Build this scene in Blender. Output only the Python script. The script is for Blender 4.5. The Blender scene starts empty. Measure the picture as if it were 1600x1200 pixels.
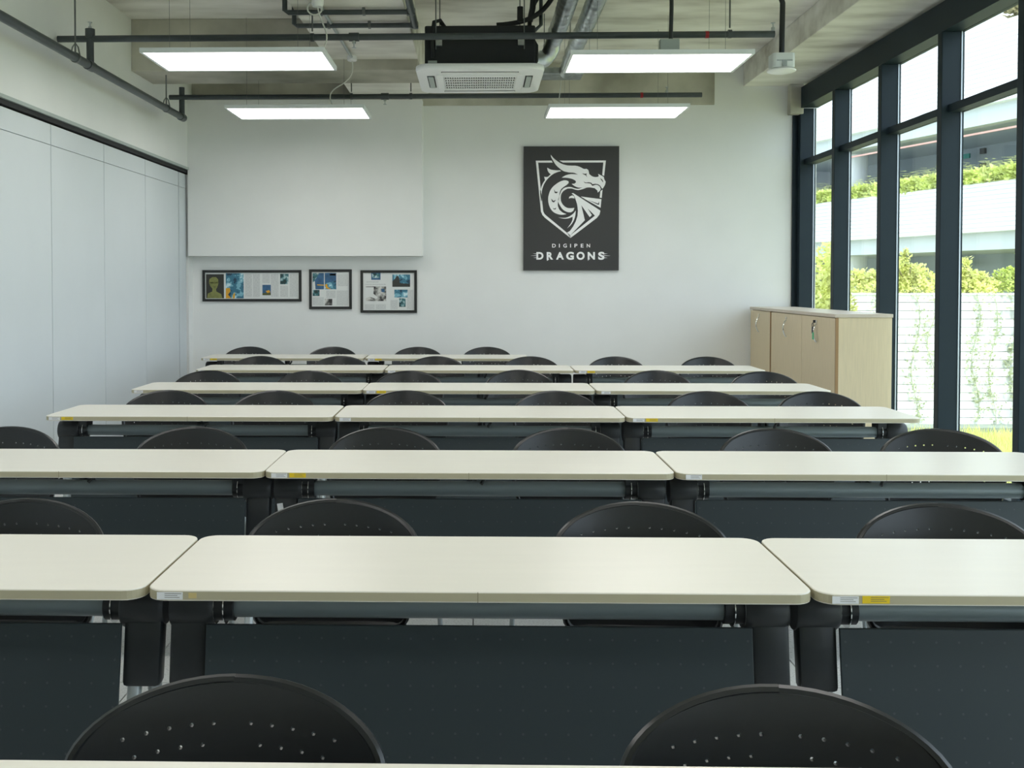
import bpy, bmesh, math, random
from mathutils import Vector, Matrix
from mathutils.geometry import delaunay_2d_cdt
random.seed(7)
S = bpy.context.scene
COL = S.collection
PI = math.pi
R = math.radians

# ------------------------------------------------------------ camera, sky, exposure
cam_d = bpy.data.cameras.new('camera')
cam = bpy.data.objects.new('camera', cam_d); COL.objects.link(cam)
cam.location = (0, 0, 1.427)
cam.rotation_euler = (R(90 - 1.47), 0, R(1.18))
cam_d.sensor_fit = 'HORIZONTAL'; cam_d.sensor_width = 36; cam_d.lens = 36.0
cam_d.shift_x = 86 / 1600; cam_d.shift_y = -117 / 1600
cam_d.clip_start = 0.05; cam_d.clip_end = 300
S.camera = cam
world = bpy.data.worlds.new('sky'); S.world = world
world.use_nodes = True
bg = world.node_tree.nodes['Background']
bg.inputs['Color'].default_value = (0.77, 0.89, 1.0, 1)
bg.inputs['Strength'].default_value = 3.8
LAMP = 8.0
sun_d = bpy.data.lights.new('sun', 'SUN'); sun = bpy.data.objects.new('sun', sun_d); COL.objects.link(sun)
sun_d.energy = 4.5; sun_d.angle = R(8); sun_d.color = (1.0, 0.96, 0.88)
sun.rotation_euler = Vector((-0.06, -0.52, 0.85)).to_track_quat('Z', 'Y').to_euler()
S.view_settings.view_transform = 'Standard'
S.view_settings.look = 'None'
S.view_settings.exposure = -0.08
S.view_settings.gamma = 1.0
S.view_settings.use_curve_mapping = False

# ------------------------------------------------------------ materials
def mat(name, col, rough=0.5, metal=0.0, noise=0.0, nscale=8.0, bump=0.0, stretch=(1, 1, 1), spec=0.5):
    m = bpy.data.materials.new(name); m.use_nodes = True
    nt = m.node_tree; b = nt.nodes['Principled BSDF']
    b.inputs['Base Color'].default_value = (*col, 1)
    b.inputs['Roughness'].default_value = rough
    b.inputs['Metallic'].default_value = metal
    b.inputs['Specular IOR Level'].default_value = spec
    if noise or bump:
        tc = nt.nodes.new('ShaderNodeTexCoord'); mp = nt.nodes.new('ShaderNodeMapping')
        mp.inputs['Scale'].default_value = stretch
        nt.links.new(tc.outputs['Object'], mp.inputs['Vector'])
        nz = nt.nodes.new('ShaderNodeTexNoise'); nz.inputs['Scale'].default_value = nscale
        nz.inputs['Detail'].default_value = 5
        nt.links.new(mp.outputs['Vector'], nz.inputs['Vector'])
        if noise:
            cr = nt.nodes.new('ShaderNodeValToRGB')
            cr.color_ramp.elements[0].position = 0.3; cr.color_ramp.elements[1].position = 0.7
            cr.color_ramp.elements[0].color = (*[c * (1 - noise) for c in col], 1)
            cr.color_ramp.elements[1].color = (*[min(1, c * (1 + noise)) for c in col], 1)
            nt.links.new(nz.outputs['Fac'], cr.inputs['Fac'])
            nt.links.new(cr.outputs['Color'], b.inputs['Base Color'])
        if bump:
            bp = nt.nodes.new('ShaderNodeBump'); bp.inputs['Strength'].default_value = bump
            bp.inputs['Distance'].default_value = 0.01
            nt.links.new(nz.outputs['Fac'], bp.inputs['Height'])
            nt.links.new(bp.outputs['Normal'], b.inputs['Normal'])
    return m

def emit(name, col, strength):
    m = bpy.data.materials.new(name); m.use_nodes = True
    nt = m.node_tree; nt.nodes.clear()
    o = nt.nodes.new('ShaderNodeOutputMaterial'); e = nt.nodes.new('ShaderNodeEmission')
    e.inputs['Color'].default_value = (*col, 1); e.inputs['Strength'].default_value = strength
    nt.links.new(e.outputs[0], o.inputs['Surface'])
    return m

def glass(name):
    m = bpy.data.materials.new(name); m.use_nodes = True
    nt = m.node_tree; nt.nodes.clear()
    o = nt.nodes.new('ShaderNodeOutputMaterial')
    t = nt.nodes.new('ShaderNodeBsdfTransparent'); t.inputs['Color'].default_value = (0.965, 0.985, 0.98, 1)
    g = nt.nodes.new('ShaderNodeBsdfGlossy'); g.inputs['Roughness'].default_value = 0.02
    lw = nt.nodes.new('ShaderNodeLayerWeight'); lw.inputs['Blend'].default_value = 0.5
    pw = nt.nodes.new('ShaderNodeMath'); pw.operation = 'POWER'; pw.inputs[1].default_value = 4.0
    nt.links.new(lw.outputs['Facing'], pw.inputs[0])
    f = nt.nodes.new('ShaderNodeMath'); f.operation = 'MULTIPLY_ADD'; f.inputs[1].default_value = 0.30; f.inputs[2].default_value = 0.02
    nt.links.new(pw.outputs[0], f.inputs[0])
    mx = nt.nodes.new('ShaderNodeMixShader')
    nt.links.new(f.outputs[0], mx.inputs[0]); nt.links.new(t.outputs[0], mx.inputs[1])
    nt.links.new(g.outputs[0], mx.inputs[2]); nt.links.new(mx.outputs[0], o.inputs['Surface'])
    return m

def ramp_mat(name, stops, scale, kind='NOISE', rough=0.7, stretch=(1, 1, 1), const=False, detail=4, bump=0.0):
    m = bpy.data.materials.new(name); m.use_nodes = True
    nt = m.node_tree; b = nt.nodes['Principled BSDF']; b.inputs['Roughness'].default_value = rough
    tc = nt.nodes.new('ShaderNodeTexCoord'); mp = nt.nodes.new('ShaderNodeMapping')
    mp.inputs['Scale'].default_value = stretch
    nt.links.new(tc.outputs['Object'], mp.inputs['Vector'])
    if kind == 'NOISE':
        t = nt.nodes.new('ShaderNodeTexNoise'); t.inputs['Detail'].default_value = detail; out = t.outputs['Fac']
    else:
        t = nt.nodes.new('ShaderNodeTexVoronoi'); out = t.outputs['Color']
    t.inputs['Scale'].default_value = scale
    nt.links.new(mp.outputs['Vector'], t.inputs['Vector'])
    cr = nt.nodes.new('ShaderNodeValToRGB')
    if const: cr.color_ramp.interpolation = 'CONSTANT'
    els = cr.color_ramp.elements
    while len(els) < len(stops): els.new(0.5)
    for e, (p, c) in zip(els, stops):
        e.position = p; e.color = (*c, 1)
    nt.links.new(out, cr.inputs['Fac']); nt.links.new(cr.outputs['Color'], b.inputs['Base Color'])
    if bump:
        bp = nt.nodes.new('ShaderNodeBump'); bp.inputs['Strength'].default_value = bump; bp.inputs['Distance'].default_value = 0.02
        nt.links.new(out, bp.inputs['Height']); nt.links.new(bp.outputs['Normal'], b.inputs['Normal'])
    return m

M = {}
M['wall'] = mat('white_paint', (0.80, 0.81, 0.79), 0.7, noise=0.015, nscale=3)
M['partition'] = mat('partition_laminate', (0.62, 0.665, 0.685), 0.45, noise=0.02, nscale=2)
M['concrete'] = ramp_mat('raw_concrete', [(0.28, (0.44, 0.415, 0.355)), (0.42, (0.63, 0.61, 0.55)), (0.55, (0.77, 0.755, 0.69)), (0.72, (0.88, 0.865, 0.81))], 1.5, rough=0.85, stretch=(0.8, 2.2, 3.0), detail=9, bump=0.15)
M['concrete2'] = ramp_mat('grey_concrete', [(0.3, (0.31, 0.295, 0.245)), (0.5, (0.45, 0.435, 0.37)), (0.7, (0.60, 0.58, 0.50))], 2.0, rough=0.85, detail=9, bump=0.1)
M['tile'] = ramp_mat('speckled_tile', [(0.30, (0.30, 0.31, 0.31)), (0.40, (0.62, 0.63, 0.62)), (0.6, (0.70, 0.71, 0.70))], 120, rough=0.4, detail=3)
M['grout'] = mat('dark_grout', (0.06, 0.06, 0.06), 0.9)
M['pipe'] = mat('dark_grey_pipe', (0.050, 0.062, 0.066), 0.38, noise=0.1, nscale=20)
M['black'] = mat('black_plastic', (0.016, 0.019, 0.022), 0.42, noise=0.1, nscale=30)
M['chair'] = mat('chair_black_plastic', (0.0105, 0.0118, 0.0135), 0.29, noise=0.08, nscale=60)
M['chrome'] = mat('bright_chrome', (0.75, 0.77, 0.78), 0.12, 1.0)
M['steel'] = mat('galvanised_steel', (0.52, 0.56, 0.57), 0.28, 1.0, noise=0.25, nscale=14, bump=0.2)
M['greymetal'] = mat('grey_leg_metal', (0.40, 0.44, 0.45), 0.35, 0.3)
M['tube'] = mat('blue_grey_beam', (0.25, 0.30, 0.315), 0.36, 0.15)
M['top'] = mat('maple_laminate', (0.76, 0.73, 0.645), 0.30, noise=0.012, nscale=3, stretch=(1, 9, 1))
M['edge'] = mat('tan_edge_band', (0.45, 0.41, 0.28), 0.5)
M['seam'] = mat('edge_seam', (0.25, 0.22, 0.14), 0.6)
M['mullion'] = mat('blue_grey_aluminium', (0.013, 0.024, 0.033), 0.5, noise=0.05, nscale=5, spec=0.2)
M['gasket'] = mat('pale_gasket', (0.45, 0.50, 0.55), 0.4, 0.4)
M['glass'] = glass('window_glass')
M['oak'] = mat('pale_oak', (0.66, 0.555, 0.37), 0.45, noise=0.06, nscale=4, stretch=(30, 30, 1.2))
M['oakdark'] = mat('oak_edge_brown', (0.33, 0.20, 0.09), 0.5)
M['oaktop'] = mat('cabinet_top_laminate', (0.58, 0.51, 0.42), 0.4)
M['poster'] = mat('poster_charcoal', (0.036, 0.036, 0.036), 0.6)
M['print'] = mat('white_print', (0.92, 0.92, 0.92), 0.6)
M['acwhite'] = mat('white_abs', (0.84, 0.85, 0.85), 0.35)
M['acdark'] = mat('dark_slot', (0.010, 0.011, 0.012), 0.7)
M['foam'] = mat('black_foam_insulation', (0.012, 0.014, 0.015), 0.8, noise=0.1, nscale=10)
M['lampframe'] = mat('lamp_frame_white', (0.72, 0.76, 0.76), 0.4)
M['lamp'] = emit('lit_diffuser', (1.0, 0.985, 0.955), LAMP)
M['cord'] = mat('pale_cord', (0.62, 0.63, 0.58), 0.5)
M['wire'] = mat('hanger_rod', (0.14, 0.15, 0.15), 0.4, 0.6)
M['red'] = mat('red_marking', (0.35, 0.01, 0.02), 0.5)
M['greybox'] = mat('grey_box', (0.38, 0.43, 0.41), 0.5)
M['white_label'] = mat('white_label', (0.80, 0.81, 0.82), 0.5)
M['yellow_label'] = mat('yellow_label', (0.80, 0.58, 0.015), 0.5)
M['orange_tape'] = mat('faded_tape', (0.62, 0.50, 0.22), 0.6)
M['ink'] = mat('label_ink', (0.16, 0.15, 0.12), 0.6)
M['frame'] = mat('black_frame', (0.014, 0.016, 0.015), 0.35)
M['paper'] = mat('paper', (0.72, 0.74, 0.72), 0.35)
M['textgrey'] = ramp_mat('small_print', [(0.35, (0.53, 0.55, 0.54)), (0.65, (0.68, 0.70, 0.68))], 1.0, stretch=(60, 1, 260), detail=2)
M['blueprint'] = ramp_mat('blue_photo', [(0.0, (0.02, 0.06, 0.10)), (0.42, (0.05, 0.18, 0.26)), (0.54, (0.20, 0.45, 0.55)), (0.62, (0.60, 0.78, 0.82))], 14, detail=6, const=True)
M['tealprint'] = ramp_mat('teal_photo', [(0.0, (0.02, 0.05, 0.05)), (0.45, (0.05, 0.16, 0.18)), (0.55, (0.30, 0.45, 0.46)), (0.63, (0.62, 0.70, 0.70))], 22, detail=5, const=True)
M['greyprint'] = ramp_mat('monochrome_photo', [(0.0, (0.03, 0.03, 0.03)), (0.44, (0.14, 0.14, 0.13)), (0.52, (0.40, 0.40, 0.37)), (0.6, (0.62, 0.62, 0.58))], 16, detail=4, const=True)
M['navyprint'] = mat('navy_print', (0.035, 0.11, 0.22), 0.6, noise=0.3, nscale=20)
M['darkprint'] = mat('dark_print', (0.035, 0.036, 0.03), 0.6)
M['olive'] = mat('olive_print', (0.23, 0.24, 0.075), 0.6, noise=0.2, nscale=30)
M['olivedark'] = mat('olive_shadow_print', (0.09, 0.10, 0.03), 0.6)
M['orange'] = mat('orange_print', (0.72, 0.38, 0.03), 0.6)
M['brick'] = ramp_mat('white_cladding', [(0.3, (0.74, 0.76, 0.78)), (0.7, (0.84, 0.86, 0.87))], 1.2, rough=0.8, stretch=(0.4, 1, 8))
M['facade'] = mat('pale_facade', (0.66, 0.68, 0.70), 0.8, noise=0.03, nscale=3)
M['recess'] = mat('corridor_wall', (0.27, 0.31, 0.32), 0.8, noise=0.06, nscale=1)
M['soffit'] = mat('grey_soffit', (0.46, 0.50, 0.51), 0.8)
M['bluedoor'] = mat('blue_door', (0.045, 0.065, 0.15), 0.5)
M['tealdoor'] = mat('teal_glass_door', (0.06, 0.14, 0.15), 0.3)
M['pinkpipe'] = mat('pink_pipe', (0.75, 0.42, 0.38), 0.5)
M['greensign'] = mat('green_sign', (0.03, 0.20, 0.16), 0.5)
M['kerb'] = mat('grey_green_kerb', (0.24, 0.28, 0.24), 0.8, noise=0.15, nscale=4)
M['soil'] = mat('lawn_soil', (0.34, 0.36, 0.17), 0.9, noise=0.2, nscale=6)
def leafmat(n, c):
    m = mat(n, c, 0.5, noise=0.25, nscale=3)
    nt = m.node_tree; b = nt.nodes['Principled BSDF']
    tr = nt.nodes.new('ShaderNodeBsdfTranslucent'); mx = nt.nodes.new('ShaderNodeMixShader'); mx.inputs[0].default_value = 0.4
    src = b.inputs['Base Color'].links[0].from_socket
    nt.links.new(src, tr.inputs['Color']); nt.links.new(b.outputs[0], mx.inputs[1]); nt.links.new(tr.outputs[0], mx.inputs[2])
    nt.links.new(mx.outputs[0], nt.nodes['Material Output'].inputs['Surface'])
    return m
M['leaf'] = leafmat('bright_leaf', (0.50, 0.58, 0.15))
M['leaf2'] = leafmat('yellow_green_leaf', (0.68, 0.70, 0.27))
M['fern'] = leafmat('fern_leaf', (0.72, 0.78, 0.32))
M['leaf3'] = leafmat('mid_green_leaf', (0.13, 0.30, 0.06))
M['vine'] = leafmat('pale_vine_leaf', (0.55, 0.60, 0.42))
M['stem'] = mat('plant_stem', (0.22, 0.20, 0.10), 0.8)
M['keygreen'] = mat('green_key_tag', (0.05, 0.45, 0.20), 0.4)

# perforated modesty panel: rows of tiny dimples
def panel_mat():
    m = bpy.data.materials.new('dimpled_charcoal_panel'); m.use_nodes = True
    nt = m.node_tree; b = nt.nodes['Principled BSDF']; b.inputs['Roughness'].default_value = 0.5
    tc = nt.nodes.new('ShaderNodeTexCoord'); sp = nt.nodes.new('ShaderNodeSeparateXYZ')
    nt.links.new(tc.outputs['Object'], sp.inputs[0])
    def cell(o):
        a = nt.nodes.new('ShaderNodeMath'); a.operation = 'PINGPONG'; a.inputs[1].default_value = 0.0265
        nt.links.new(o, a.inputs[0]); return a.outputs[0]
    def sq(o):
        a = nt.nodes.new('ShaderNodeMath'); a.operation = 'MULTIPLY'
        nt.links.new(o, a.inputs[0]); nt.links.new(o, a.inputs[1]); return a.outputs[0]
    s = nt.nodes.new('ShaderNodeMath'); s.operation = 'ADD'
    nt.links.new(sq(cell(sp.outputs['X'])), s.inputs[0]); nt.links.new(sq(cell(sp.outputs['Z'])), s.inputs[1])
    lt = nt.nodes.new('ShaderNodeMath'); lt.operation = 'LESS_THAN'; lt.inputs[1].default_value = 0.0028 ** 2
    nt.links.new(s.outputs[0], lt.inputs[0])
    mx = nt.nodes.new('ShaderNodeMix'); mx.data_type = 'RGBA'
    mx.inputs[6].default_value = (0.026, 0.038, 0.044, 1); mx.inputs[7].default_value = (0.055, 0.065, 0.07, 1)
    nt.links.new(lt.outputs[0], mx.inputs[0]); nt.links.new(mx.outputs[2], b.inputs['Base Color'])
    return m
M['panel'] = panel_mat()

# ------------------------------------------------------------ mesh builder
class MB:
    def __init__(s): s.v = []; s.f = []; s.m = []
    def add(s, vs, fs, mi=0):
        o = len(s.v); s.v += [tuple(p) for p in vs]
        s.f += [tuple(i + o for i in f) for f in fs]; s.m += [mi] * len(fs); return s
    def box(s, x0, x1, y0, y1, z0, z1, mi=0):
        return s.add([(x0, y0, z0), (x1, y0, z0), (x1, y1, z0), (x0, y1, z0), (x0, y0, z1), (x1, y0, z1), (x1, y1, z1), (x0, y1, z1)],
                     [(0, 3, 2, 1), (4, 5, 6, 7), (0, 1, 5, 4), (1, 2, 6, 5), (2, 3, 7, 6), (3, 0, 4, 7)], mi)
    def tube(s, pts, r, n=10, mi=0, rfun=None, squash=None):
        pts = [Vector(p) for p in pts]; vs = []; fs = []
        prev = None
        for i, p in enumerate(pts):
            t = (pts[min(i + 1, len(pts) - 1)] - pts[max(i - 1, 0)]).normalized()
            if prev is None:
                a = Vector((0, 0, 1)) if abs(t.z) < 0.9 else Vector((1, 0, 0))
                u = t.cross(a).normalized()
            else:
                u = (prev - t * prev.dot(t)).normalized()
            prev = u; w = t.cross(u)
            rr = r if rfun is None else rfun(i)
            sx, sy = squash or (1, 1)
            for k in range(n):
                a = 2 * PI * k / n
                vs.append(p + u * (math.cos(a) * rr * sx) + w * (math.sin(a) * rr * sy))
        for i in range(len(pts) - 1):
            for k in range(n):
                a = i * n + k; b = i * n + (k + 1) % n
                fs.append((a, b, b + n, a + n))
        fs.append(tuple(range(n - 1, -1, -1))); fs.append(tuple(range((len(pts) - 1) * n, len(pts) * n)))
        return s.add(vs, fs, mi)
    def prism(s, poly, z0, z1, mi=0, mside=None):
        n = len(poly)
        s.add([(x, y, z0) for x, y in poly] + [(x, y, z1) for x, y in poly], [tuple(range(n - 1, -1, -1)), tuple(range(n, 2 * n))], mi)
        o = len(s.v) - 2 * n
        for i in range(n):
            j = (i + 1) % n; s.f.append((o + i, o + j, o + n + j, o + n + i)); s.m.append(mi if mside is None else mside)
        return s
    def lathe(s, prof, n=16, c=(0, 0, 0), mi=0):
        vs = []; fs = []
        for (r, z) in prof:
            for k in range(n):
                a = 2 * PI * k / n; vs.append((c[0] + r * math.cos(a), c[1] + r * math.sin(a), c[2] + z))
        for i in range(len(prof) - 1):
            for k in range(n):
                a = i * n + k; b = i * n + (k + 1) % n; fs.append((a, b, b + n, a + n))
        fs.append(tuple(range(n - 1, -1, -1))); fs.append(tuple(range((len(prof) - 1) * n, len(prof) * n)))
        return s.add(vs, fs, mi)
    def build(s, name, mats, parent=None, smooth=False, bevel=0.0, loc=None):
        me = bpy.data.meshes.new(name); me.from_pydata(s.v, [], s.f)
        for m in (mats if isinstance(mats, (list, tuple)) else [mats]): me.materials.append(m)
        me.polygons.foreach_set('material_index', s.m)
        me.update()
        bm = bmesh.new(); bm.from_mesh(me)
        bmesh.ops.recalc_face_normals(bm, faces=bm.faces)
        if bevel:
            es = [e for e in bm.edges if len(e.link_faces) == 2 and e.calc_face_angle(0) > 0.6]
            bmesh.ops.bevel(bm, geom=es, offset=bevel, segments=2, profile=0.5, affect='EDGES', clamp_overlap=True)
        bm.to_mesh(me); bm.free()
        if smooth:
            me.polygons.foreach_set('use_smooth', [True] * len(me.polygons))
            me.set_sharp_from_angle(angle=R(40))
        o = bpy.data.objects.new(name, me); COL.objects.link(o)
        if parent: o.parent = parent
        if loc: o.location = loc
        return o

def mesh_obj(name, me, parent=None, loc=None):
    o = bpy.data.objects.new(name, me); COL.objects.link(o)
    if parent: o.parent = parent
    if loc: o.location = loc
    return o
def box(name, m, x0, x1, y0, y1, z0, z1, parent=None, bevel=0.0):
    return MB().box(x0, x1, y0, y1, z0, z1).build(name, m, parent, bevel=bevel)
def tube(name, m, pts, r, parent=None, n=10, **k):
    return MB().tube(pts, r, n, **k).build(name, m, parent, smooth=True)
def empty(name, loc=(0, 0, 0), rz=0.0):
    o = bpy.data.objects.new(name, None); COL.objects.link(o); o.location = loc; o.rotation_euler = (0, 0, rz)
    o.empty_display_size = 0.1
    return o
def tag(o, label, cat, group=None, kind=None):
    o['label'] = label; o['category'] = cat
    if group: o['group'] = group
    if kind: o['kind'] = kind
    return o
def struct(o): o['kind'] = 'structure'; return o
def kids(o): return [c for c in list(o.children)]
def copy_tree(o, parent=None):
    c = o.copy(); COL.objects.link(c)
    if parent: c.parent = parent
    for ch in kids(o): copy_tree(ch, c)
    return c
def rrect(x0, x1, y0, y1, r, n=6):
    p = []
    for cx, cy, a0 in ((x1 - r, y1 - r, 0), (x0 + r, y1 - r, 90), (x0 + r, y0 + r, 180), (x1 - r, y0 + r, 270)):
        for k in range(n + 1):
            a = R(a0 + 90 * k / n); p.append((cx + r * math.cos(a), cy + r * math.sin(a)))
    return p
def bez(p0, p1, p2, p3, n=10):
    p0, p1, p2, p3 = map(Vector, (p0, p1, p2, p3)); out = []
    for i in range(n + 1):
        t = i / n; out.append(p0 * (1 - t) ** 3 + p1 * 3 * t * (1 - t) ** 2 + p2 * 3 * t * t * (1 - t) + p3 * t ** 3)
    return out

XL, XR, YB, YF, ZS = -3.0, 3.31, 10.74, -2.4, 3.705

# ------------------------------------------------------------ room shell
floor = struct(box('floor', M['grout'], XL - 0.15, XR + 0.2, YF, YB + 0.1, -0.1, -0.006))
tiles = MB().box(-0.2975, 0.2975, -0.2975, 0.2975, -0.006, 0.0).build('tile', M['tile'], floor)
tme = tiles.data; first = True
ny = int((YB - YF) / 0.6) + 1
for i in range(11):
    for j in range(ny):
        x = XL - 0.02 + 0.3 + i * 0.6; y = YF + 0.3 + j * 0.6
        if x > XR + 0.2 or y > YB + 0.1: continue
        if first: tiles.location = (x, y, 0); first = False
        else: mesh_obj('tile', tme, floor, (x, y, 0))

wb = struct(box('wall_back', M['wall'], XL - 0.2, XR + 0.2, YB, YB + 0.2, -0.1, ZS))
box('bulkhead', M['wall'], XL, -0.574, YB - 0.19, YB, 1.704, 3.31, wb)
box('jamb', M['mullion'], 3.258, XR + 0.02, YB - 0.025, YB, 0.0, 3.16, wb, bevel=0.004)
box('corbel', M['concrete2'], 3.20, 3.34, YB - 0.12, YB - 0.015, 3.16, 3.47, wb, bevel=0.01)
wl = struct(box('wall_left', M['wall'], XL - 0.2, XL, YF, YB, 2.61, ZS))
box('backing', M['grout'], XL - 0.2, XL - 0.12, YF, YB, -0.1, 2.61, wl)
struct(box('wall_front', M['wall'], XL - 0.2, XR + 0.2, YF - 0.2, YF, -0.1, ZS))
ceil = struct(box('ceiling', M['concrete'], XL - 0.2, XR + 0.5, YF - 0.2, YB + 0.2, ZS, ZS + 0.25))
box('beam', M['concrete2'], XL, -0.52, 8.85, 9.43, 3.258, ZS, ceil, bevel=0.006)
box('beam', M['concrete'], -1.30, -0.515, YF, YB - 0.02, 3.35, ZS, ceil, bevel=0.006)
box('beam', M['concrete2'], XL, 2.45, YB - 0.02, YB + 0.01, 3.275, ZS, ceil, bevel=0.004)
box('beam', M['concrete'], 2.75, XR + 0.25, YF, YB, 3.465, ZS, ceil, bevel=0.006)
box('beam', M['concrete'], XL, 2.75, 3.0, 3.5, 3.258, ZS, ceil, bevel=0.006)

# window wall: mullions, transoms, head, sill, panes
win = struct(box('window_1', M['mullion'], XR, XR + 0.17, YF, YB - 0.12, 3.22, 3.43))
D = 0.16
mys = [10.635 - 0.0] + [9.62 - 1.1 * k for k in range(0, 11)]
mul = None
for y in mys:
    if mul is None:
        mul = MB().box(0, D, 0, 0.075, 0.0, 3.22).build('mullion', M['mullion'], win, bevel=0.004, loc=(XR, y, 0))
        mme = mul.data
    else: mesh_obj('mullion', mme, win, (XR, y, 0))
gk = MB().box(D - 0.026, D - 0.017, -0.006, 0.0, 0.05, 3.22).build('gasket', M['gasket'], win, loc=(XR, mys[0], 0))
for y in mys[1:]: mesh_obj('gasket', gk.data, win, (XR, y, 0))
for k in range(len(mys) - 1):
    y0, y1 = mys[k + 1] + 0.075, mys[k]
    box('transom', M['mullion'], XR + 0.05, XR + D, y0, y1, 2.645, 2.70, win)
    box('glass_pane', M['glass'], XR + D - 0.03, XR + D - 0.018, y0, y1, 2.70, 3.22, win)
    box('glass_pane', M['glass'], XR + D - 0.03, XR + D - 0.018, y0, y1, 0.06, 2.645, win)
    box('sill', M['mullion'], XR + 0.02, XR + D, y0, y1, -0.05, 0.06, win)

# folding partition
fp = tag(empty('folding_partition', (XL - 0.03, 0, 0)), 'pale grey folding partition of tall panels along the left wall', 'partition')
js = [10.32 - 1.03 * k for k in range(0, 13)]
pp = MB().box(-0.07, 0, -1.0255, -0.0045, 0.01, 2.402).build('partition_panel', M['partition'], fp, bevel=0.002, loc=(0, js[0], 0))
hp = MB().box(-0.07, 0, -1.0255, -0.0045, 2.4055, 2.55).build('header_panel', M['partition'], fp, bevel=0.002, loc=(0, js[0], 0))
for y in js[1:]:
    mesh_obj('partition_panel', pp.data, fp, (0, y, 0)); mesh_obj('header_panel', hp.data, fp, (0, y, 0))
box('closing_panel', M['partition'], -0.07, 0, 10.345, 10.58, 0.01, 2.402, fp, bevel=0.002)
box('header_panel', M['partition'], -0.07, 0, 10.345, 10.58, 2.4055, 2.55, fp, bevel=0.002)
box('end_jamb', M['wall'], -0.07, 0.02, 10.60, YB, 0.0, 2.55, fp)
box('track_channel', M['acdark'], -0.08, 0.020, YF, YB, 2.562, 2.592, fp)
box('head_rail', M['greybox'], -0.08, 0.042, YF, YB, 2.592, 2.616, fp)

# ------------------------------------------------------------ training table (prototype)
def make_table():
    t = empty('training_table')
    hw = 0.7465
    MB().prism(rrect(-hw, hw, 0.0, 0.5, 0.045), 0.715, 0.74, 0, 1).build('tabletop', [M['top'], M['edge']], t, bevel=0.003)
    box('edge_seam', M['seam'], -0.0008, 0.0008, -0.0004, 0.002, 0.716, 0.739, t)
    MB().tube([(-0.615, 0.22, 0.638), (0.615, 0.22, 0.638)], 0.029, 20).build('support_beam', M['tube'], t, smooth=True)
    p = [(-0.648, 0.085, 0.20), (0.648, 0.085, 0.20), (0.648, 0.150, 0.612), (-0.648, 0.150, 0.612)]
    q = [(x, y + 0.010, z) for x, y, z in p]
    MB().add(p + q, [(0, 1, 2, 3), (7, 6, 5, 4), (0, 4, 5, 1), (1, 5, 6, 2), (2, 6, 7, 3), (3, 7, 4, 0)]).build('modesty_panel', M['panel'], t, bevel=0.002)
    lv = MB(); lv.tube([(0.06, 0.19, 0.716), (0.06, 0.18, 0.690), (0.045, 0.165, 0.666)], 0.007, 8)
    lv.build('latch_lever', M['black'], t, smooth=True)
    br = MB(); br.box(-0.01, 0.012, 0.22, 0.28, 0.655, 0.715); br.box(0.020, 0.030, 0.22, 0.28, 0.655, 0.715)
    br.build('centre_bracket', M['black'], t)
    for s in (-1, 1):
        # leg: tapering black upright, with hub, rings, forked foot and castors below
        a = sorted((s * 0.648, s * 0.740))
        v = [(a[0], 0.143, 0.460), (a[1], 0.143, 0.460), (a[1], 0.190, 0.460), (a[0], 0.190, 0.460),
             (a[0], 0.166, 0.62), (a[1], 0.166, 0.62), (a[1], 0.222, 0.62), (a[0], 0.222, 0.62)]
        leg = MB().add(v, [(0, 3, 2, 1), (4, 5, 6, 7), (0, 1, 5, 4), (1, 2, 6, 5), (2, 3, 7, 6), (3, 0, 4, 7)]).build('leg', M['black'], t, bevel=0.012, smooth=True)
        h0, h1 = sorted((s * 0.637, s * 0.742))
        hub = MB().tube([(h0, 0.21, 0.640), (h0 + 0.006, 0.21, 0.640), (h1 - 0.012, 0.21, 0.640), (h1, 0.21, 0.640)], 0.052, 20, rfun=lambda i: (0.049, 0.053, 0.053, 0.044)[i])
        hub.build('hub', M['black'], leg, smooth=True)
        c0, c1 = sorted((s * 0.592, s * 0.637))
        MB().tube([(c0, 0.215, 0.640), (c1, 0.215, 0.640)], 0.038, 18).box(min(c0, c1), max(c0, c1), 0.18, 0.27, 0.66, 0.715).build('collar', M['black'], leg, smooth=True)
        for rx in (0.612, 0.636):
            MB().tube([(s * rx, 0.213, 0.640), (s * (rx + 0.0025), 0.213, 0.640)], 0.045, 18).build('trim_ring', M['chrome'], leg, smooth=True)
        x = s * 0.699
        ft = MB()
        ft.tube([(x - s * 0.024, 0.175, 0.52), (x - s * 0.024, 0.162, 0.45), (x - s * 0.022, 0.115, 0.30), (x - s * 0.014, 0.02, 0.10)], 0.017, 10)
        ft.tube([(x + s * 0.020, 0.182, 0.52), (x + s * 0.020, 0.178, 0.45), (x + s * 0.018, 0.26, 0.30), (x + s * 0.012, 0.44, 0.10)], 0.017, 10)
        ft.build('forked_foot', M['greymetal'], leg, smooth=True)
        for yy, dx in ((0.018, -0.014), (0.445, 0.012)):
            MB().tube([(x + s * dx - 0.014, yy, 0.032), (x + s * dx + 0.014, yy, 0.032)], 0.032, 14).box(x + s * dx - 0.008, x + s * dx + 0.008, yy - 0.008, yy + 0.008, 0.06, 0.11).build('castor', M['black'], leg, smooth=True)
    return t

def label_mesh(name, w, m):
    b = MB(); b.box(0, w, -0.0009, 0, 0, 0.0165, 0)
    for k, (f0, f1) in enumerate(((0.30, 0.95), (0.30, 0.80), (0.30, 0.88))):
        z = 0.0128 - k * 0.0042
        b.box(w * f0, w * f1, -0.0012, -0.0008, z, z + 0.0011, 1)
    o = b.build(name, [m, M['ink']]); me = o.data; bpy.data.objects.remove(o); return me
WL = label_mesh('asset_label', 0.058, M['white_label'])
YL = label_mesh('asset_label', 0.060, M['yellow_label'])

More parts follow.
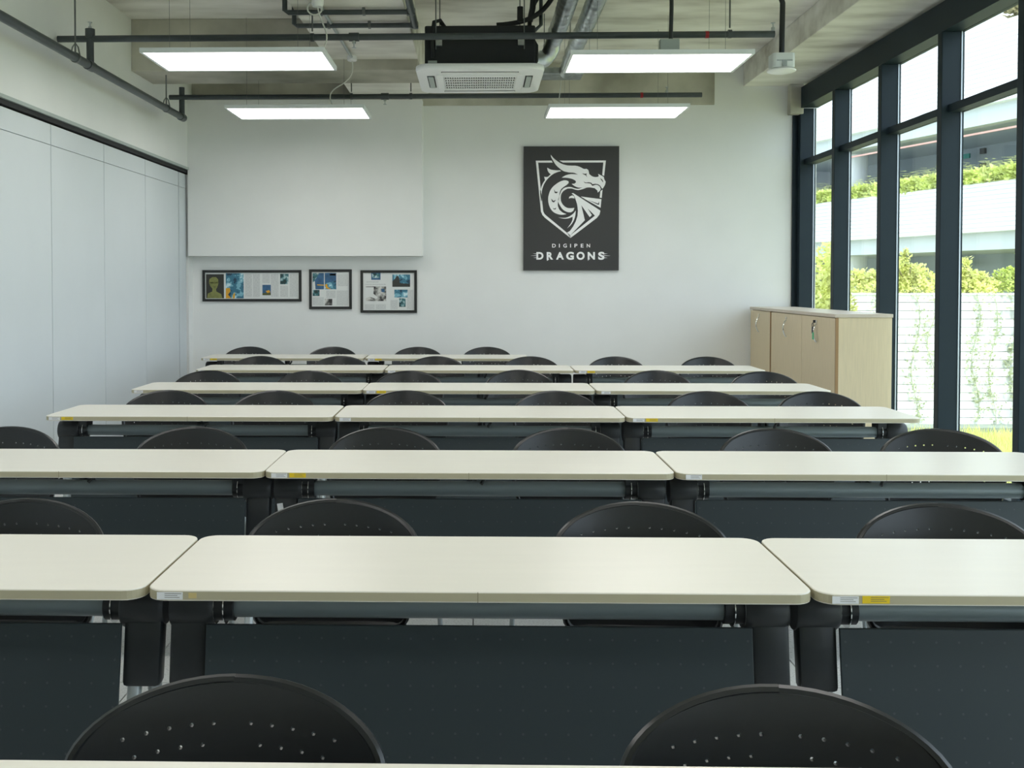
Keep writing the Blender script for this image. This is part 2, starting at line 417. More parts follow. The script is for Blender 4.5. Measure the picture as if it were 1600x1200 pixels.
table0 = make_table()
rows_y = [0.947, 2.26, 3.69, 5.22, 6.53, 8.04, 9.30]
rows_c = [(-1.5, 0.0, 1.5), (-1.5, 0.0, 1.5), (-1.53, -0.033, 1.467), (-1.495, 0.008, 1.508), (-1.495, 0.003, 1.505), (-1.495, 0.008, 1.51), (-1.795, -0.285)]
rown = ['nearest row', 'second row', 'third row', 'fourth row', 'fifth row', 'sixth row', 'last row by the wall']
LBL = {(1, 1): 'W', (1, 2): 'WY', (2, 1): 'WY', (2, 2): 'W', (3, 0): 'WY', (3, 1): 'W', (3, 2): 'WY', (4, 0): 'W', (4, 1): 'WY', (4, 2): 'W',
       (5, 0): 'WY', (5, 1): 'W', (5, 2): 'WY', (6, 0): 'WY', (6, 1): 'WY'}
side3 = ['left', 'middle', 'right']; side2 = ['left', 'right']
used = False
for r, (y, cs) in enumerate(zip(rows_y, rows_c)):
    for c, x in enumerate(cs):
        st = LBL.get((r, c), '')
        d = {'': '', 'W': ', white label on front edge', 'WY': ', white and yellow labels'}[st]
        sd = (side2 if len(cs) == 2 else side3)[c]
        lab = 'beige training table, %s one in the %s%s' % (sd, rown[r], d)
        if not used: t = table0
        else: t = copy_tree(table0)
        used = True
        t.location = (x, y, 0)
        tag(t, lab, 'table', 'training tables in rows')
        t['_lab'] = st
for t in [o for o in COL.objects if o.name.startswith('training_table')]:
    st = t['_lab']; del t['_lab']
    if 'W' in st:
        o = mesh_obj('asset_label', WL, t, (-0.718, 0, 0.719)); o['label'] = 'white asset label with small print'
    if abs(t.location.x) < 0.01 and abs(t.location.y - 2.26) < 0.01:
        o = MB().box(0, 0.018, -0.0008, 0, 0, 0.012).build('tape_remnant', M['orange_tape'], t, loc=(-0.647, 0, 0.722)); o['label'] = 'faded yellow tape remnant'
    if abs(t.location.x + 0.033) < 0.01 and abs(t.location.y - 3.69) < 0.01:
        o = MB().box(-0.011, 0.011, -0.001, 0, -0.017, 0.017).build('paper_tag', M['white_label'], t, loc=(-0.715, 0.155, 0.575)); o.rotation_euler = (0, R(-8), 0); o['label'] = 'white paper scrap stuck on the left leg'
    if 'Y' in st:
        o = mesh_obj('asset_label', YL, t, (-0.652, 0, 0.720)); o['label'] = 'yellow asset label with small print'

# ------------------------------------------------------------ chair (prototype)
def half_w(h, W=0.245, b=0.118):
    if h < b: return W * math.sqrt(max(0.0, 1 - ((b - h) / b) ** 2))
    return W - 0.035 * ((h - b) / 0.2) ** 2
HB = 0.33
def bend(x, h):
    z = 0.778 - h
    y = 0.165 + (z - 0.45) * 0.22 - 0.053 * (x / 0.245) ** 2
    return y, z
def chair_back():
    out = []
    hs = [HB * 0 + 0.12 * (1 - math.cos(PI / 2 * k / 14)) for k in range(0, 15)] + [0.12 + (HB - 0.03 - 0.12) * k / 8 for k in range(1, 9)]
    right = [(half_w(h), h) for h in hs]
    wb_ = half_w(HB - 0.03)
    corner = [(wb_ - 0.03 + 0.03 * math.cos(R(a)), HB - 0.03 + 0.03 * math.sin(R(a))) for a in (22, 45, 67, 90)]
    right += corner
    out = right + [(-x, h) for x, h in reversed(right[1:])]
    holes = []
    for rI, h in enumerate((0.060, 0.091, 0.122, 0.153, 0.184, 0.215)):
        off = 0.030 if rI % 2 == 0 else 0.046
        for s in (-1, 1):
            for k in range(5):
                x = s * (off + k * 0.0345); hh = h + 0.55 * x * x
                if abs(x) < half_w(hh) - 0.022: holes.append((x, hh))
    pts = [Vector(p) for p in out]; edges = [(i, (i + 1) % len(out)) for i in range(len(out))]
    HR = 0.0035
    for (x, h) in holes:
        o = len(pts)
        for k in range(6): pts.append(Vector((x + HR * math.cos(PI * k / 3), h + HR * math.sin(PI * k / 3))))
        edges += [(o + k, o + (k + 1) % 6) for k in range(6)]
    nx = 22
    for i in range(1, nx):
        for j in range(1, 13):
            h = HB * j / 13; x = -0.25 + 0.5 * i / nx
            if abs(x) < half_w(h) - 0.008 and h < HB - 0.008 and all((x - a) ** 2 + (h - b) ** 2 > 0.007 ** 2 for a, b in holes):
                pts.append(Vector((x, h)))
    V, E, F, *_ = delaunay_2d_cdt(pts, edges, [], 1, 1e-6)
    fs = []
    for f in F:
        cx = sum(V[i][0] for i in f) / len(f); ch = sum(V[i][1] for i in f) / len(f)
        if any((cx - a) ** 2 + (ch - b) ** 2 < (HR * 0.9) ** 2 for a, b in holes): continue
        if abs(cx) > half_w(max(0, ch)) + 0.002: continue
        fs.append(tuple(f))
    n = len(V); T = 0.009
    vs = []
    for v in V:
        y, z = bend(v[0], v[1]); vs.append((v[0], y, z))
    for v in V:
        y, z = bend(v[0], v[1]); vs.append((v[0], y + T, z))
    cnt = {}
    for f in fs:
        for k in range(len(f)):
            a, b = f[k], f[(k + 1) % len(f)]; cnt[(a, b)] = 1
    side = [(a, b, b + n, a + n) for (a, b) in cnt if (b, a) not in cnt]
    mb = MB(); mb.add(vs, fs + [tuple(i + n for i in reversed(f)) for f in fs] + side)
    rim = []
    for x, h in out + out[:1]:
        y, z = bend(x, h); rim.append((x, y + 0.008 + 0.004 * max(0, 1 - h / 0.12), z))
    mb.tube(rim, 0.0100, 8)
    return mb
def make_chair():
    t = empty('plastic_chair')
    chair_back().build('backrest', M['chair'], t, smooth=True)
    # seat: dished plate
    mb = MB(); nx, nyy = 14, 12; vs = []; fs = []
    for top in (1, 0):
        for j in range(nyy + 1):
            v = j / nyy
            for i in range(nx + 1):
                u = -1 + 2 * i / nx
                w = 0.225 * (1 - 0.10 * abs(2 * v - 1) ** 4)
                y = -0.205 + 0.385 * v + (0.012 * (u * u) if v < 0.5 else -0.012 * u * u)
                z = 0.452 - 0.02 * (1 - u * u) * math.sin(PI * v) - 0.03 * max(0, 0.25 - v) / 0.25 * max(0, 0.25 - v) / 0.25
                vs.append((u * w, y, z - (0 if top else 0.014)))
    n = (nx + 1) * (nyy + 1)
    for j in range(nyy):
        for i in range(nx):
            a = j * (nx + 1) + i
            fs.append((a, a + 1, a + nx + 2, a + nx + 1)); fs.append((n + a + nx + 1, n + a + nx + 2, n + a + 1, n + a))
    ring = [i for i in range(nx + 1)] + [j * (nx + 1) + nx for j in range(1, nyy + 1)] + [nyy * (nx + 1) + i for i in range(nx - 1, -1, -1)] + [j * (nx + 1) for j in range(nyy - 1, 0, -1)]
    for k in range(len(ring)):
        a, b = ring[k], ring[(k + 1) % len(ring)]; fs.append((b, a, a + n, b + n))
    mb.add(vs, fs); mb.build('seat', M['chair'], t, smooth=True)
    fr = MB()
    for s in (-1, 1):
        fr.tube([(s * 0.205, -0.16, 0.428), (s * 0.205, 0.15, 0.425), (s * 0.205, 0.185, 0.46), (s * 0.205, 0.205, 0.52)], 0.010, 8)
    fr.tube([(-0.205, -0.14, 0.425), (0.205, -0.14, 0.425)], 0.010, 8); fr.tube([(-0.205, 0.12, 0.425), (0.205, 0.12, 0.425)], 0.010, 8)
    fr.build('seat_frame', M['greymetal'], t, smooth=True)
    for s in (-1, 1):
        for (y0, y1) in ((-0.15, -0.185), (0.13, 0.20)):
            lg = MB(); lg.tube([(s * 0.205, y0, 0.425), (s * 0.235, y0 + 0.3 * (y1 - y0), 0.40), (s * 0.262, y1, 0.0)], 0.0105, 8)
            lg.build('leg', M['greymetal'], t, smooth=True)
    return t
chair0 = make_chair()
BK = 0.238  # y of the top of the back in the chair's own frame
CH = {0: [(-0.392, 1.64, 1), (0.452, 1.615, -6)],
      1: [(-1.33, 2.99, 0), (-0.42, 3.00, 0), (0.46, 2.98, -2), (1.31, 2.98, -6)],
      2: [(-2.08, 4.50, 0), (-1.255, 4.51, 0), (-0.41, 4.51, 0), (0.395, 4.51, 0), (1.29, 4.51, 0), (1.955, 4.52, -16)],
      3: [(-1.82, 6.05, 6), (-1.20, 6.05, 0), (-0.425, 6.06, 0), (0.455, 6.06, 0), (1.345, 6.06, 0), (1.985, 6.06, -3)],
      4: [(-1.96, 7.43, 0), (-1.22, 7.43, 0), (-0.50, 7.43, 0), (0.30, 7.52, 0), (1.30, 7.50, 0), (2.05, 7.42, 0)],
      5: [(-1.90, 8.90, 0), (-1.20, 8.92, 0), (-0.365, 8.90, 0), (0.455, 8.90, 0), (1.19, 8.90, 0), (1.98, 8.90, 0)],
      6: [(-2.29, 10.22, 0), (-1.45, 10.22, 0), (-0.60, 10.20, 0), (0.09, 10.22, 0)]}
pos = ['leftmost', 'second from left', 'third from left', 'fourth from left', 'fifth from left', 'rightmost']
used = False
for r, l in CH.items():
    for k, (x, y, a) in enumerate(l):
        c = chair0 if not used else copy_tree(chair0); used = True
        c.location = (x, y - BK, 0); c.rotation_euler = (0, 0, R(a))
        if r == 0: lab = 'black perforated plastic chair at the bottom edge, %s of the two nearest' % ('left' if k == 0 else 'right')
        else:
            p = pos[k] if not (len(l) == 4 and k == 3) else 'rightmost'
            lab = 'black perforated plastic chair behind the %s of tables, %s' % (['', 'second row', 'third row', 'fourth row', 'fifth row', 'sixth row', 'last row'][r], p)
        tag(c, lab, 'chair', 'black chairs behind the tables')

# ------------------------------------------------------------ cabinets
def handle(parent, y, z):
    pts = [(0, y, z + 0.075)] + [(-0.012 - 0.022 * math.sin(PI * k / 8), y - 0.008 * math.sin(PI * k / 8), z + 0.07 - 0.14 * k / 8) for k in range(9)] + [(0, y, z - 0.075)]
    tube('handle', M['chrome'], pts, 0.006, parent, 8)
def lock(parent, y, z):
    MB().tube([(-0.008, y, z), (0.0, y, z)], 0.011, 12).build('lock', M['chrome'], parent, smooth=True)
CX = 2.83
def cabinet(y0, y1, doors, label):
    e = tag(empty('storage_cabinet', (CX, y0, 0)), label, 'cabinet', 'oak cabinets below the windows')
    L = y1 - y0
    MB().box(0.02, 0.44, 0, L, 0.06, 1.152).build('carcass', M['oak'], e, bevel=0.002)
    box('plinth', M['black'], 0.04, 0.43, 0.01, L - 0.01, 0.0, 0.06, e)
    box('top_board', M['oaktop'], -0.008, 0.446, -0.006 if y0 < 9 else 0.0, L, 1.152, 1.18, e, bevel=0.002)
    box('edge_strip', M['oakdark'], -0.001, 0.02, 0.0, 0.018, 0.06, 1.15, e)
    for (a, b, hy, lk) in doors:
        d = MB().box(0, 0.018, a, b, 0.065, 1.146).build('door', M['oak'], e, bevel=0.0015)
        handle(d, hy, 1.01); lock(d, hy - 0.005, 1.105)
    return e
cabinet(8.15, 9.96, [(0.022, 0.855, 0.46, 0), (0.861, 1.79, 1.30, 0)], 'pale oak double-door cabinet nearer the camera, by the window')
cabinet(9.965, 10.69, [(0.022, 0.72, 0.40, 0)], 'pale oak single-door cabinet in the corner against the back wall')
kb = tag(empty('key_bunch', (CX - 0.012, 8.605, 1.105)), 'small bunch of keys with green tag hanging in the near cabinet lock', 'keys')
MB().box(-0.022, 0.0, -0.002, 0.002, -0.012, 0.012).build('key', M['black'], kb, bevel=0.001)
ring = [(-0.024 + 0.0, 0.018 * math.sin(2 * PI * k / 12), -0.030 + 0.018 * math.cos(2 * PI * k / 12)) for k in range(13)]
tube('ring', M['black'], ring, 0.003, kb, 6)
MB().box(-0.028, -0.022, -0.010, 0.018, -0.10, -0.045).build('key', M['black'], kb, bevel=0.002)
MB().box(-0.030, -0.023, -0.030, -0.006, -0.15, -0.09).build('tag', M['keygreen'], kb, bevel=0.002)

# ------------------------------------------------------------ poster with dragon emblem
PX0, PX1, PZ0, PZ1 = 0.474, 1.464, 1.557, 2.846
post = tag(empty('dragon_poster', ((PX0 + PX1) / 2, YB, PZ0)), 'charcoal poster panel with white dragon shield emblem on back wall', 'poster')
MB().box(-(PX1 - PX0) / 2, (PX1 - PX0) / 2, -0.04, 0, 0, PZ1 - PZ0).build('board', M['poster'], post)
SC = (PX1 - PX0) / 1476.0
def P(p): return ((p[0] - 819) * SC, (1972 - p[1]) * SC)
def print_polys(name, polys, m, parent, y=-0.0412, smooth_it=True):
    mb = MB()
    for p in polys:
        q = [P(a) for a in p]; n = len(q)
        V, E, F, *_ = delaunay_2d_cdt([Vector(a) for a in q], [(i, (i + 1) % n) for i in range(n)], [], 1, 1e-7)
        mb.add([(v[0], y, v[1]) for v in V], [tuple(f) for f in F])
    o = mb.build(name, m, parent); return o
def catmull(p, n=4, sharp=28):
    out = []; N = len(p)
    for i in range(N):
        p0, p1, p2, p3 = [Vector(p[(i + k) % N]) for k in (-1, 0, 1, 2)]
        a = (p1 - p0).angle(p2 - p1, 0); b = (p2 - p1).angle(p3 - p2, 0)
        t1 = (p2 - p0) * 0.5 if a < R(sharp) else (p2 - p1) * 0.9
        t2 = (p3 - p1) * 0.5 if b < R(sharp) else (p2 - p1) * 0.9
        L = (p2 - p1).length
        if t1.length > L: t1 *= L / t1.length
        if t2.length > L: t2 *= L / t2.length
        for k in range(n):
            t = k / n
            q = p1 * (2 * t ** 3 - 3 * t * t + 1) + t1 * (t ** 3 - 2 * t * t + t) + p2 * (-2 * t ** 3 + 3 * t * t) + t2 * (t ** 3 - t * t)
            out.append((q.x, q.y))
    return out
shield = [[(268, 272), (514, 272), (530, 303), (305, 303), (345, 700), (362, 850), (385, 1055), (402, 1092), (432, 1122), (752, 1387), (808, 1428), (808, 1470), (410, 1155), (372, 1112), (350, 1060)],
          [(632, 272), (1352, 272), (1326, 512), (1296, 495), (1312, 303), (690, 303)],
          [(1268, 748), (1302, 720), (1290, 850), (1258, 845)]]
cape = [[(822, 778), (850, 775), (1268, 1045), (1268, 1060), (1255, 1110), (1215, 1160), (808, 1470), (752, 1387), (800, 1360), (850, 1290), (890, 1210), (915, 1130), (922, 1050), (910, 950), (885, 870), (860, 810)],
        [(965, 828), (1285, 870), (1273, 1003), (1060, 885)]]
curvy = [[(780, 858), (790, 830), (835, 808), (860, 822), (870, 858), (820, 850)],
         [(612, 880), (645, 790), (665, 735), (710, 695), (770, 680), (820, 683), (870, 700), (930, 708), (1000, 688), (1050, 678), (1055, 692), (1000, 712), (930, 728), (880, 722), (830, 705), (760, 705), (700, 740), (665, 790), (655, 850), (665, 910), (700, 965), (750, 1000), (800, 1008), (868, 1003), (850, 1050), (815, 1072), (760, 1068), (690, 1030), (640, 960), (618, 915)],
         [(690, 580), (740, 578), (775, 592), (778, 618), (745, 650), (700, 680), (658, 720), (638, 775), (632, 850), (614, 900), (612, 970), (634, 1030), (686, 1075), (745, 1100), (680, 1110), (610, 1100), (540, 1065), (490, 1000), (465, 920), (462, 840), (490, 740), (540, 670), (620, 610)],
         [(622, 1152), (720, 1158), (790, 1135), (850, 1092), (888, 1045), (882, 1120), (862, 1190), (820, 1260), (755, 1322), (812, 1245), (838, 1185), (840, 1140), (780, 1165), (700, 1170)],
         [(660, 435), (640, 422), (580, 422), (500, 410), (445, 380), (452, 425), (475, 462), (500, 482), (460, 520), (430, 525), (398, 520), (405, 550), (412, 572), (380, 620), (352, 685), (338, 760), (350, 900), (362, 900), (362, 760), (385, 665), (435, 575), (515, 495), (590, 455)],
         [(500, 180), (540, 230), (600, 280), (670, 322), (750, 345), (820, 350), (890, 352), (950, 370), (1010, 400), (1055, 400), (1080, 418), (1088, 445), (1095, 480), (1140, 515), (1190, 528), (1235, 522), (1242, 505), (1232, 478), (1275, 500), (1320, 525), (1330, 565), (1350, 600), (1338, 650), (1300, 712), (1268, 735), (1228, 768), (1222, 735), (1180, 700), (1110, 688), (1050, 690), (1000, 690), (930, 690), (880, 672), (845, 650), (825, 632), (870, 628), (893, 605), (880, 580), (830, 555), (760, 540), (670, 535), (730, 500), (800, 482), (860, 482), (920, 488), (860, 462), (780, 455), (700, 435), (640, 395), (580, 340), (535, 270), (505, 215)]]
dark = [[(985, 470), (1030, 478), (1058, 470), (1050, 490), (1062, 530), (1040, 500), (1010, 488)],
        [(1262, 545), (1290, 560), (1310, 590), (1308, 612), (1290, 585)],
        [(1005, 595), (1040, 612), (1090, 608), (1125, 615), (1145, 638), (1190, 632), (1230, 638), (1265, 660), (1290, 702), (1305, 708), (1270, 745), (1262, 735), (1275, 715), (1258, 675), (1225, 650), (1190, 648), (1145, 664), (1115, 628), (1075, 622), (1030, 620)],
        [(550, 712), (570, 752), (612, 755), (590, 778), (562, 772)], [(506, 858), (540, 895), (582, 880), (550, 920), (520, 905)], [(533, 1005), (560, 1016), (584, 998), (576, 1028), (545, 1024)],
        [(975, 965), (1105, 1148), (1138, 1115), (1072, 1012), (1185, 1125), (805, 1428), (1030, 1195)],
        [(1075, 880), (1232, 938), (1250, 905), (1248, 958), (1225, 952)]]
print_polys('emblem', shield + cape + [catmull(p) for p in curvy], M['print'], post)
print_polys('emblem_linework', dark, M['poster'], post, -0.0424)['kind'] = 'stuff'
lines = [[(225, 1712), (282, 1713), (282, 1722)], [(185, 1744), (282, 1741), (282, 1749)], [(230, 1777), (282, 1771), (282, 1779)],
         [(1385, 1713), (1310, 1710), (1325, 1722)], [(1432, 1746), (1318, 1740), (1318, 1750)], [(1385, 1778), (1325, 1772), (1325, 1782)],
         [(443, 1800), (482, 1800), (445, 1825)], [(1077, 1800), (1118, 1786), (1079, 1822)]]
print_polys('speed_lines', lines, M['print'], post)
def letter(ch, x0, x1, y0, y1, bold):
    cu = bpy.data.curves.new('letter', 'FONT'); cu.body = ch; cu.size = 1.0; cu.offset = bold; cu.resolution_u = 6
    o = bpy.data.objects.new('letter', cu); COL.objects.link(o)
    bpy.context.view_layer.update()
    me = bpy.data.meshes.new_from_object(o.evaluated_get(bpy.context.evaluated_depsgraph_get()))
    bpy.data.objects.remove(o)
    xs = [v.co.x for v in me.vertices]; ys = [v.co.y for v in me.vertices]
    a, b, c, d = min(xs), max(xs), min(ys), max(ys)
    vs = [(x0 + (v.co.x - a) / (b - a) * (x1 - x0), y1 + (v.co.y - c) / (d - c) * (y0 - y1)) for v in me.vertices]
    fs = [tuple(p.vertices) for p in me.polygons]
    return vs, fs
def lettering(name, items, bold):
    mb = MB()
    for ch, x0, x1, y0, y1 in items:
        vs, fs = letter(ch, x0, x1, y0, y1, bold)
        mb.add([(P(v)[0], -0.0412, P(v)[1]) for v in vs], fs)
    o = mb.build(name, M['print'], post); return o
lettering('lettering', [('D', 525, 580, 1560, 1617), ('I', 630, 643, 1560, 1617), ('G', 698, 752, 1559, 1618), ('I', 803, 816, 1560, 1617), ('P', 870, 916, 1560, 1617), ('E', 968, 1010, 1560, 1617), ('N', 1060, 1112, 1560, 1617)], 0.018)
lettering('lettering', [('D', 280, 390, 1688, 1805), ('R', 440, 540, 1688, 1805), ('A', 585, 708, 1688, 1805), ('G', 742, 862, 1684, 1809), ('O', 902, 1028, 1684, 1809), ('N', 1075, 1188, 1688, 1805), ('S', 1238, 1335, 1684, 1809)], 0.045)

# ------------------------------------------------------------ framed press cuttings
def frame(label, x0, x1, z0, z1, prints, texts):
    e = tag(empty('picture_frame', ((x0 + x1) / 2, YB, z0)), label, 'picture frame', 'framed press cuttings')
    w = (x1 - x0) / 2; h = z1 - z0; b = 0.027
    fm = MB(); fm.box(-w, w, -0.025, 0, 0, b); fm.box(-w, w, -0.025, 0, h - b, h); fm.box(-w, -w + b, -0.025, 0, b, h - b); fm.box(w - b, w, -0.025, 0, b, h - b)
    fm.build('frame_moulding', M['frame'], e)
    box('backing_paper', M['paper'], -w + b, w - b, -0.012, -0.004, b, h - b, e)
    iw = 2 * w; 
    for (u0, u1, v0, v1, m, polys) in prints:
        xx0, xx1 = -w + u0 * iw, -w + u1 * iw; zz1, zz0 = h - v0 * h, h - v1 * h
        p = box('photo_print', M[m], xx0, xx1, -0.014, -0.011, zz0, zz1, e)
        for (pm, pts) in polys:
            q = [(xx0 + a * (xx1 - xx0), zz1 - c * (zz1 - zz0)) for a, c in pts]; n = len(q)
            V, E, F, *_ = delaunay_2d_cdt([Vector(a) for a in q], [(i, (i + 1) % n) for i in range(n)], [], 1, 1e-7)
            MB().add([(v[0], -0.0146, v[1]) for v in V], [tuple(f) for f in F]).build('printed_shape', M[pm], p)
    for (u0, u1, v0, v1) in texts:
        box('text_column', M['textgrey'], -w + u0 * iw, -w + u1 * iw, -0.0132, -0.011, h - v1 * h, h - v0 * h, e)
    return e
bust = [('olive', [(0.05, 1.0), (0.10, 0.80), (0.34, 0.72), (0.36, 0.60), (0.24, 0.50), (0.16, 0.35), (0.20, 0.20), (0.36, 0.12), (0.56, 0.12), (0.68, 0.22), (0.70, 0.38), (0.62, 0.56), (0.56, 0.62), (0.58, 0.72), (0.85, 0.82), (0.92, 1.0)]),
        ('olivedark', [(0.26, 0.32), (0.40, 0.34), (0.40, 0.39), (0.27, 0.37)]), ('olivedark', [(0.52, 0.34), (0.64, 0.32), (0.63, 0.37), (0.53, 0.39)]), ('olivedark', [(0.40, 0.52), (0.54, 0.52), (0.50, 0.55), (0.43, 0.55)])]
splash = [('orange', [(0.0, 0.60), (0.22, 0.58), (0.26, 0.72), (0.12, 0.85), (0.30, 1.0), (0.0, 1.0)]), ('orange', [(0.40, 0.85), (0.52, 0.75), (0.50, 1.0), (0.38, 1.0)])]
def col(u0, u1, v0, v1): return (u0, u1, v0, v1)
frame('long black frame with statue-head cover and blue print, leftmost of three', -2.899, -1.855, 1.231, 1.561,
      [(0.035, 0.215, 0.13, 0.90, 'darkprint', bust), (0.235, 0.415, 0.10, 0.90, 'blueprint', splash), (0.605, 0.69, 0.47, 0.80, 'navyprint', [('orange', [(0.4, 0.6), (0.8, 0.5), (0.95, 0.7), (0.6, 0.8)]), ('olivedark', [(0.0, 0.8), (1, 0.75), (1, 1), (0, 1)])]), (0.785, 0.87, 0.12, 0.45, 'tealprint', [])],
      [col(0.43, 0.50, 0.12, 0.85), col(0.51, 0.58, 0.12, 0.85), col(0.605, 0.68, 0.12, 0.42), col(0.69, 0.77, 0.12, 0.85), col(0.785, 0.865, 0.50, 0.85), col(0.88, 0.96, 0.12, 0.85)])
frame('nearly square black frame with two blue covers, middle of three', -1.773, -1.325, 1.151, 1.568,
      [(0.08, 0.345, 0.09, 0.50, 'navyprint', [('tealprint', [(0, 0), (0.6, 0), (0.3, 0.35), (0.0, 0.6)]), ('orange', [(0.40, 0.70), (1, 0.72), (1, 0.78), (0.4, 0.76)]), ('paper', [(0.02, 0.55), (0.2, 0.5), (0.25, 1), (0.02, 1)])]),
       (0.365, 0.635, 0.09, 0.50, 'blueprint', [('navyprint', [(0, 0), (1, 0), (1, 0.45), (0.3, 0.6), (0, 0.6)]), ('orange', [(0.45, 0.05), (0.95, 0.05), (0.95, 0.15), (0.45, 0.15)]), ('orange', [(0.02, 0.72), (0.2, 0.66), (0.25, 0.85), (0.55, 1), (0.1, 0.95)])]),
       (0.08, 0.24, 0.515, 0.67, 'tealprint', []), (0.365, 0.54, 0.74, 0.905, 'greyprint', [])],
      [col(0.66, 0.91, 0.12, 0.42), col(0.40, 0.62, 0.53, 0.72), col(0.64, 0.91, 0.53, 0.90), col(0.08, 0.34, 0.70, 0.90)])
frame('black frame with grey machine photo and blue snapshots, rightmost of three', -1.233, -0.641, 1.113, 1.559,
      [(0.19, 0.355, 0.05, 0.225, 'navyprint', [('tealprint', [(0.1, 0.15), (0.9, 0.15), (0.9, 0.75), (0.1, 0.75)])]), (0.09, 0.455, 0.38, 0.725, 'greyprint', [('paper', [(0, 0.05), (0.4, 0.05), (0.38, 0.5), (0.6, 0.75), (0.5, 0.85), (0.2, 0.7), (0, 0.8)]), ('navyprint', [(0.75, 0.15), (0.92, 0.18), (0.92, 0.4), (0.78, 0.38)])]),
       (0.565, 0.88, 0.10, 0.39, 'blueprint', [('darkprint', [(0, 0.55), (0.15, 0.35), (0.25, 0.08), (0.35, 0.15), (0.4, 0.4), (0.42, 0.7), (1, 0.75), (1, 1), (0, 1)])]), (0.60, 0.835, 0.455, 0.64, 'blueprint', []), (0.685, 0.80, 0.66, 0.86, 'tealprint', [])],
      [col(0.10, 0.32, 0.26, 0.29), col(0.08, 0.45, 0.32, 0.35), col(0.08, 0.25, 0.80, 0.92), col(0.27, 0.45, 0.80, 0.92), col(0.53, 0.66, 0.70, 0.92), col(0.82, 0.93, 0.46, 0.92)])

# ------------------------------------------------------------ ceiling lights
def make_light():
    e = empty('panel_light')
    fr = MB(); W, Dp = 0.6, 0.3; b = 0.018
    fr.box(-W, W, -Dp, -Dp + b, 0, 0.03); fr.box(-W, W, Dp - b, Dp, 0, 0.03); fr.box(-W, -W + b, -Dp + b, Dp - b, 0, 0.03); fr.box(W - b, W, -Dp + b, Dp - b, 0, 0.03)
    fr.box(-W + b, W - b, -Dp + b, Dp - b, 0.022, 0.03)
    fr.build('frame', M['lampframe'], e)
    box('diffuser', M['lamp'], -W + b, W - b, -Dp + b, Dp - b, 0.004, 0.02, e)
    box('driver_box', M['acwhite'], 0.05, 0.30, 0.1, 0.16, 0.03, 0.06, e, bevel=0.004)
    return e
LP = [(-1.595, 6.93, 'front left'), (1.205, 7.05, 'front right'), (-1.572, 9.06, 'rear left'), (1.20, 9.07, 'rear right')]
def soffit(x, y):
    if 3.0 < y < 3.5 or (8.85 < y < 9.43 and x < -0.52): return 3.258
    if -1.30 < x < -0.515: return 3.35
    return ZS
def hang(o):
    for sx in (-0.42, 0.42):
        for sy in (-0.24, 0.24):
            top = soffit(o.location.x + sx, o.location.y + sy) - o.location.z
            tube('suspension_wire', M['wire'], [(sx, sy, 0.03), (sx, sy, top)], 0.0012, o, 6)
L0 = make_light()
for k, (x, y, nm) in enumerate(LP):
    o = L0 if k == 0 else copy_tree(L0)
    o.location = (x, y, 2.92)
    tag(o, 'lit white rectangular panel light hanging from ceiling, %s of the four in view' % nm, 'ceiling light', 'panel lights')
XW = [(-1.595, 4.80), (1.205, 4.90), (-1.595, 2.67), (1.205, 2.77), (-1.595, 0.55), (1.205, 0.60)]
PL = [o for o in COL.objects if o.name.startswith('panel_light')]
for k, (x, y) in enumerate(XW):
    o = copy_tree(L0); o.location = (x, y, 2.92); PL.append(o)
    tag(o, 'lit white panel light overhead out of view, %s, %s row toward the camera' % (('left', 'right')[k % 2], ('first', 'second', 'third')[k // 2]), 'ceiling light', 'panel lights overhead')

for o in PL: hang(o)

# ------------------------------------------------------------ sprinkler pipework
sp = tag(empty('sprinkler_pipework', (-2.75, 7.25, 2.965)), 'dark grey sprinkler pipes along the left wall and across the room', 'pipes')
def loc(p): return (p[0] + 2.75, p[1] - 7.25, p[2] - 2.965)
def ptube(name, pts, r, m='pipe', n=12): return tube(name, M[m], [loc(p) for p in pts], r, sp, n)
ptube('main_pipe', [(-2.75, YF, 2.965), (-2.75, 9.52, 2.965)], 0.030)
ptube('branch_pipe', [(-2.98, 7.25, 3.155), (2.07, 7.25, 3.165)], 0.024)
ptube('branch_pipe', [(-2.86, 9.48, 3.145), (2.05, 9.48, 3.15)], 0.023)
ptube('riser', [(-2.75, 7.25, 2.965), (-2.75, 7.25, 3.21)], 0.026)
ptube('riser', [(-2.75, 9.50, 2.945), (-2.75, 9.50, 3.24)], 0.026)
for y in (7.25, 9.50): 
    ptube('coupling', [(-2.75, y - 0.06, 2.965), (-2.75, y + 0.045, 2.965)], 0.036)
ptube('coupling', [(-2.75, 7.25, 3.16), (-2.75, 7.25, 3.225)], 0.034)
def spr(x, y, z, up):
    s = 1 if up else -1
    b = MB(); b.tube([(x, y, z), (x, y, z + s * 0.022)], 0.013, 8); b.tube([(x, y, z + s * 0.022), (x, y, z + s * 0.05)], 0.005, 6)
    b.tube([(x, y, z + s * 0.05), (x, y, z + s * 0.054)], 0.016, 10)
    b.v = [loc(p) for p in b.v]; b.build('sprinkler_head', M['steel'], sp, smooth=True)
spr(-2.75, 7.25, 3.22, True); spr(-0.875, 7.25, 3.135, False); spr(2.06, 7.25, 3.19, True); spr(-0.86, 9.48, 3.125, False); spr(1.73, 9.48, 3.17, True)
for x, y, z in ((-0.875, 7.25, 3.159), (-0.86, 9.48, 3.147)): ptube('clamp', [(x - 0.035, y, z), (x + 0.035, y, z)], 0.031)
for x, y, z in ((1.60, 7.25, 3.164), (1.50, 9.48, 3.149)): ptube('red_band', [(x - 0.012, y, z), (x + 0.012, y, z)], 0.0255, 'red')
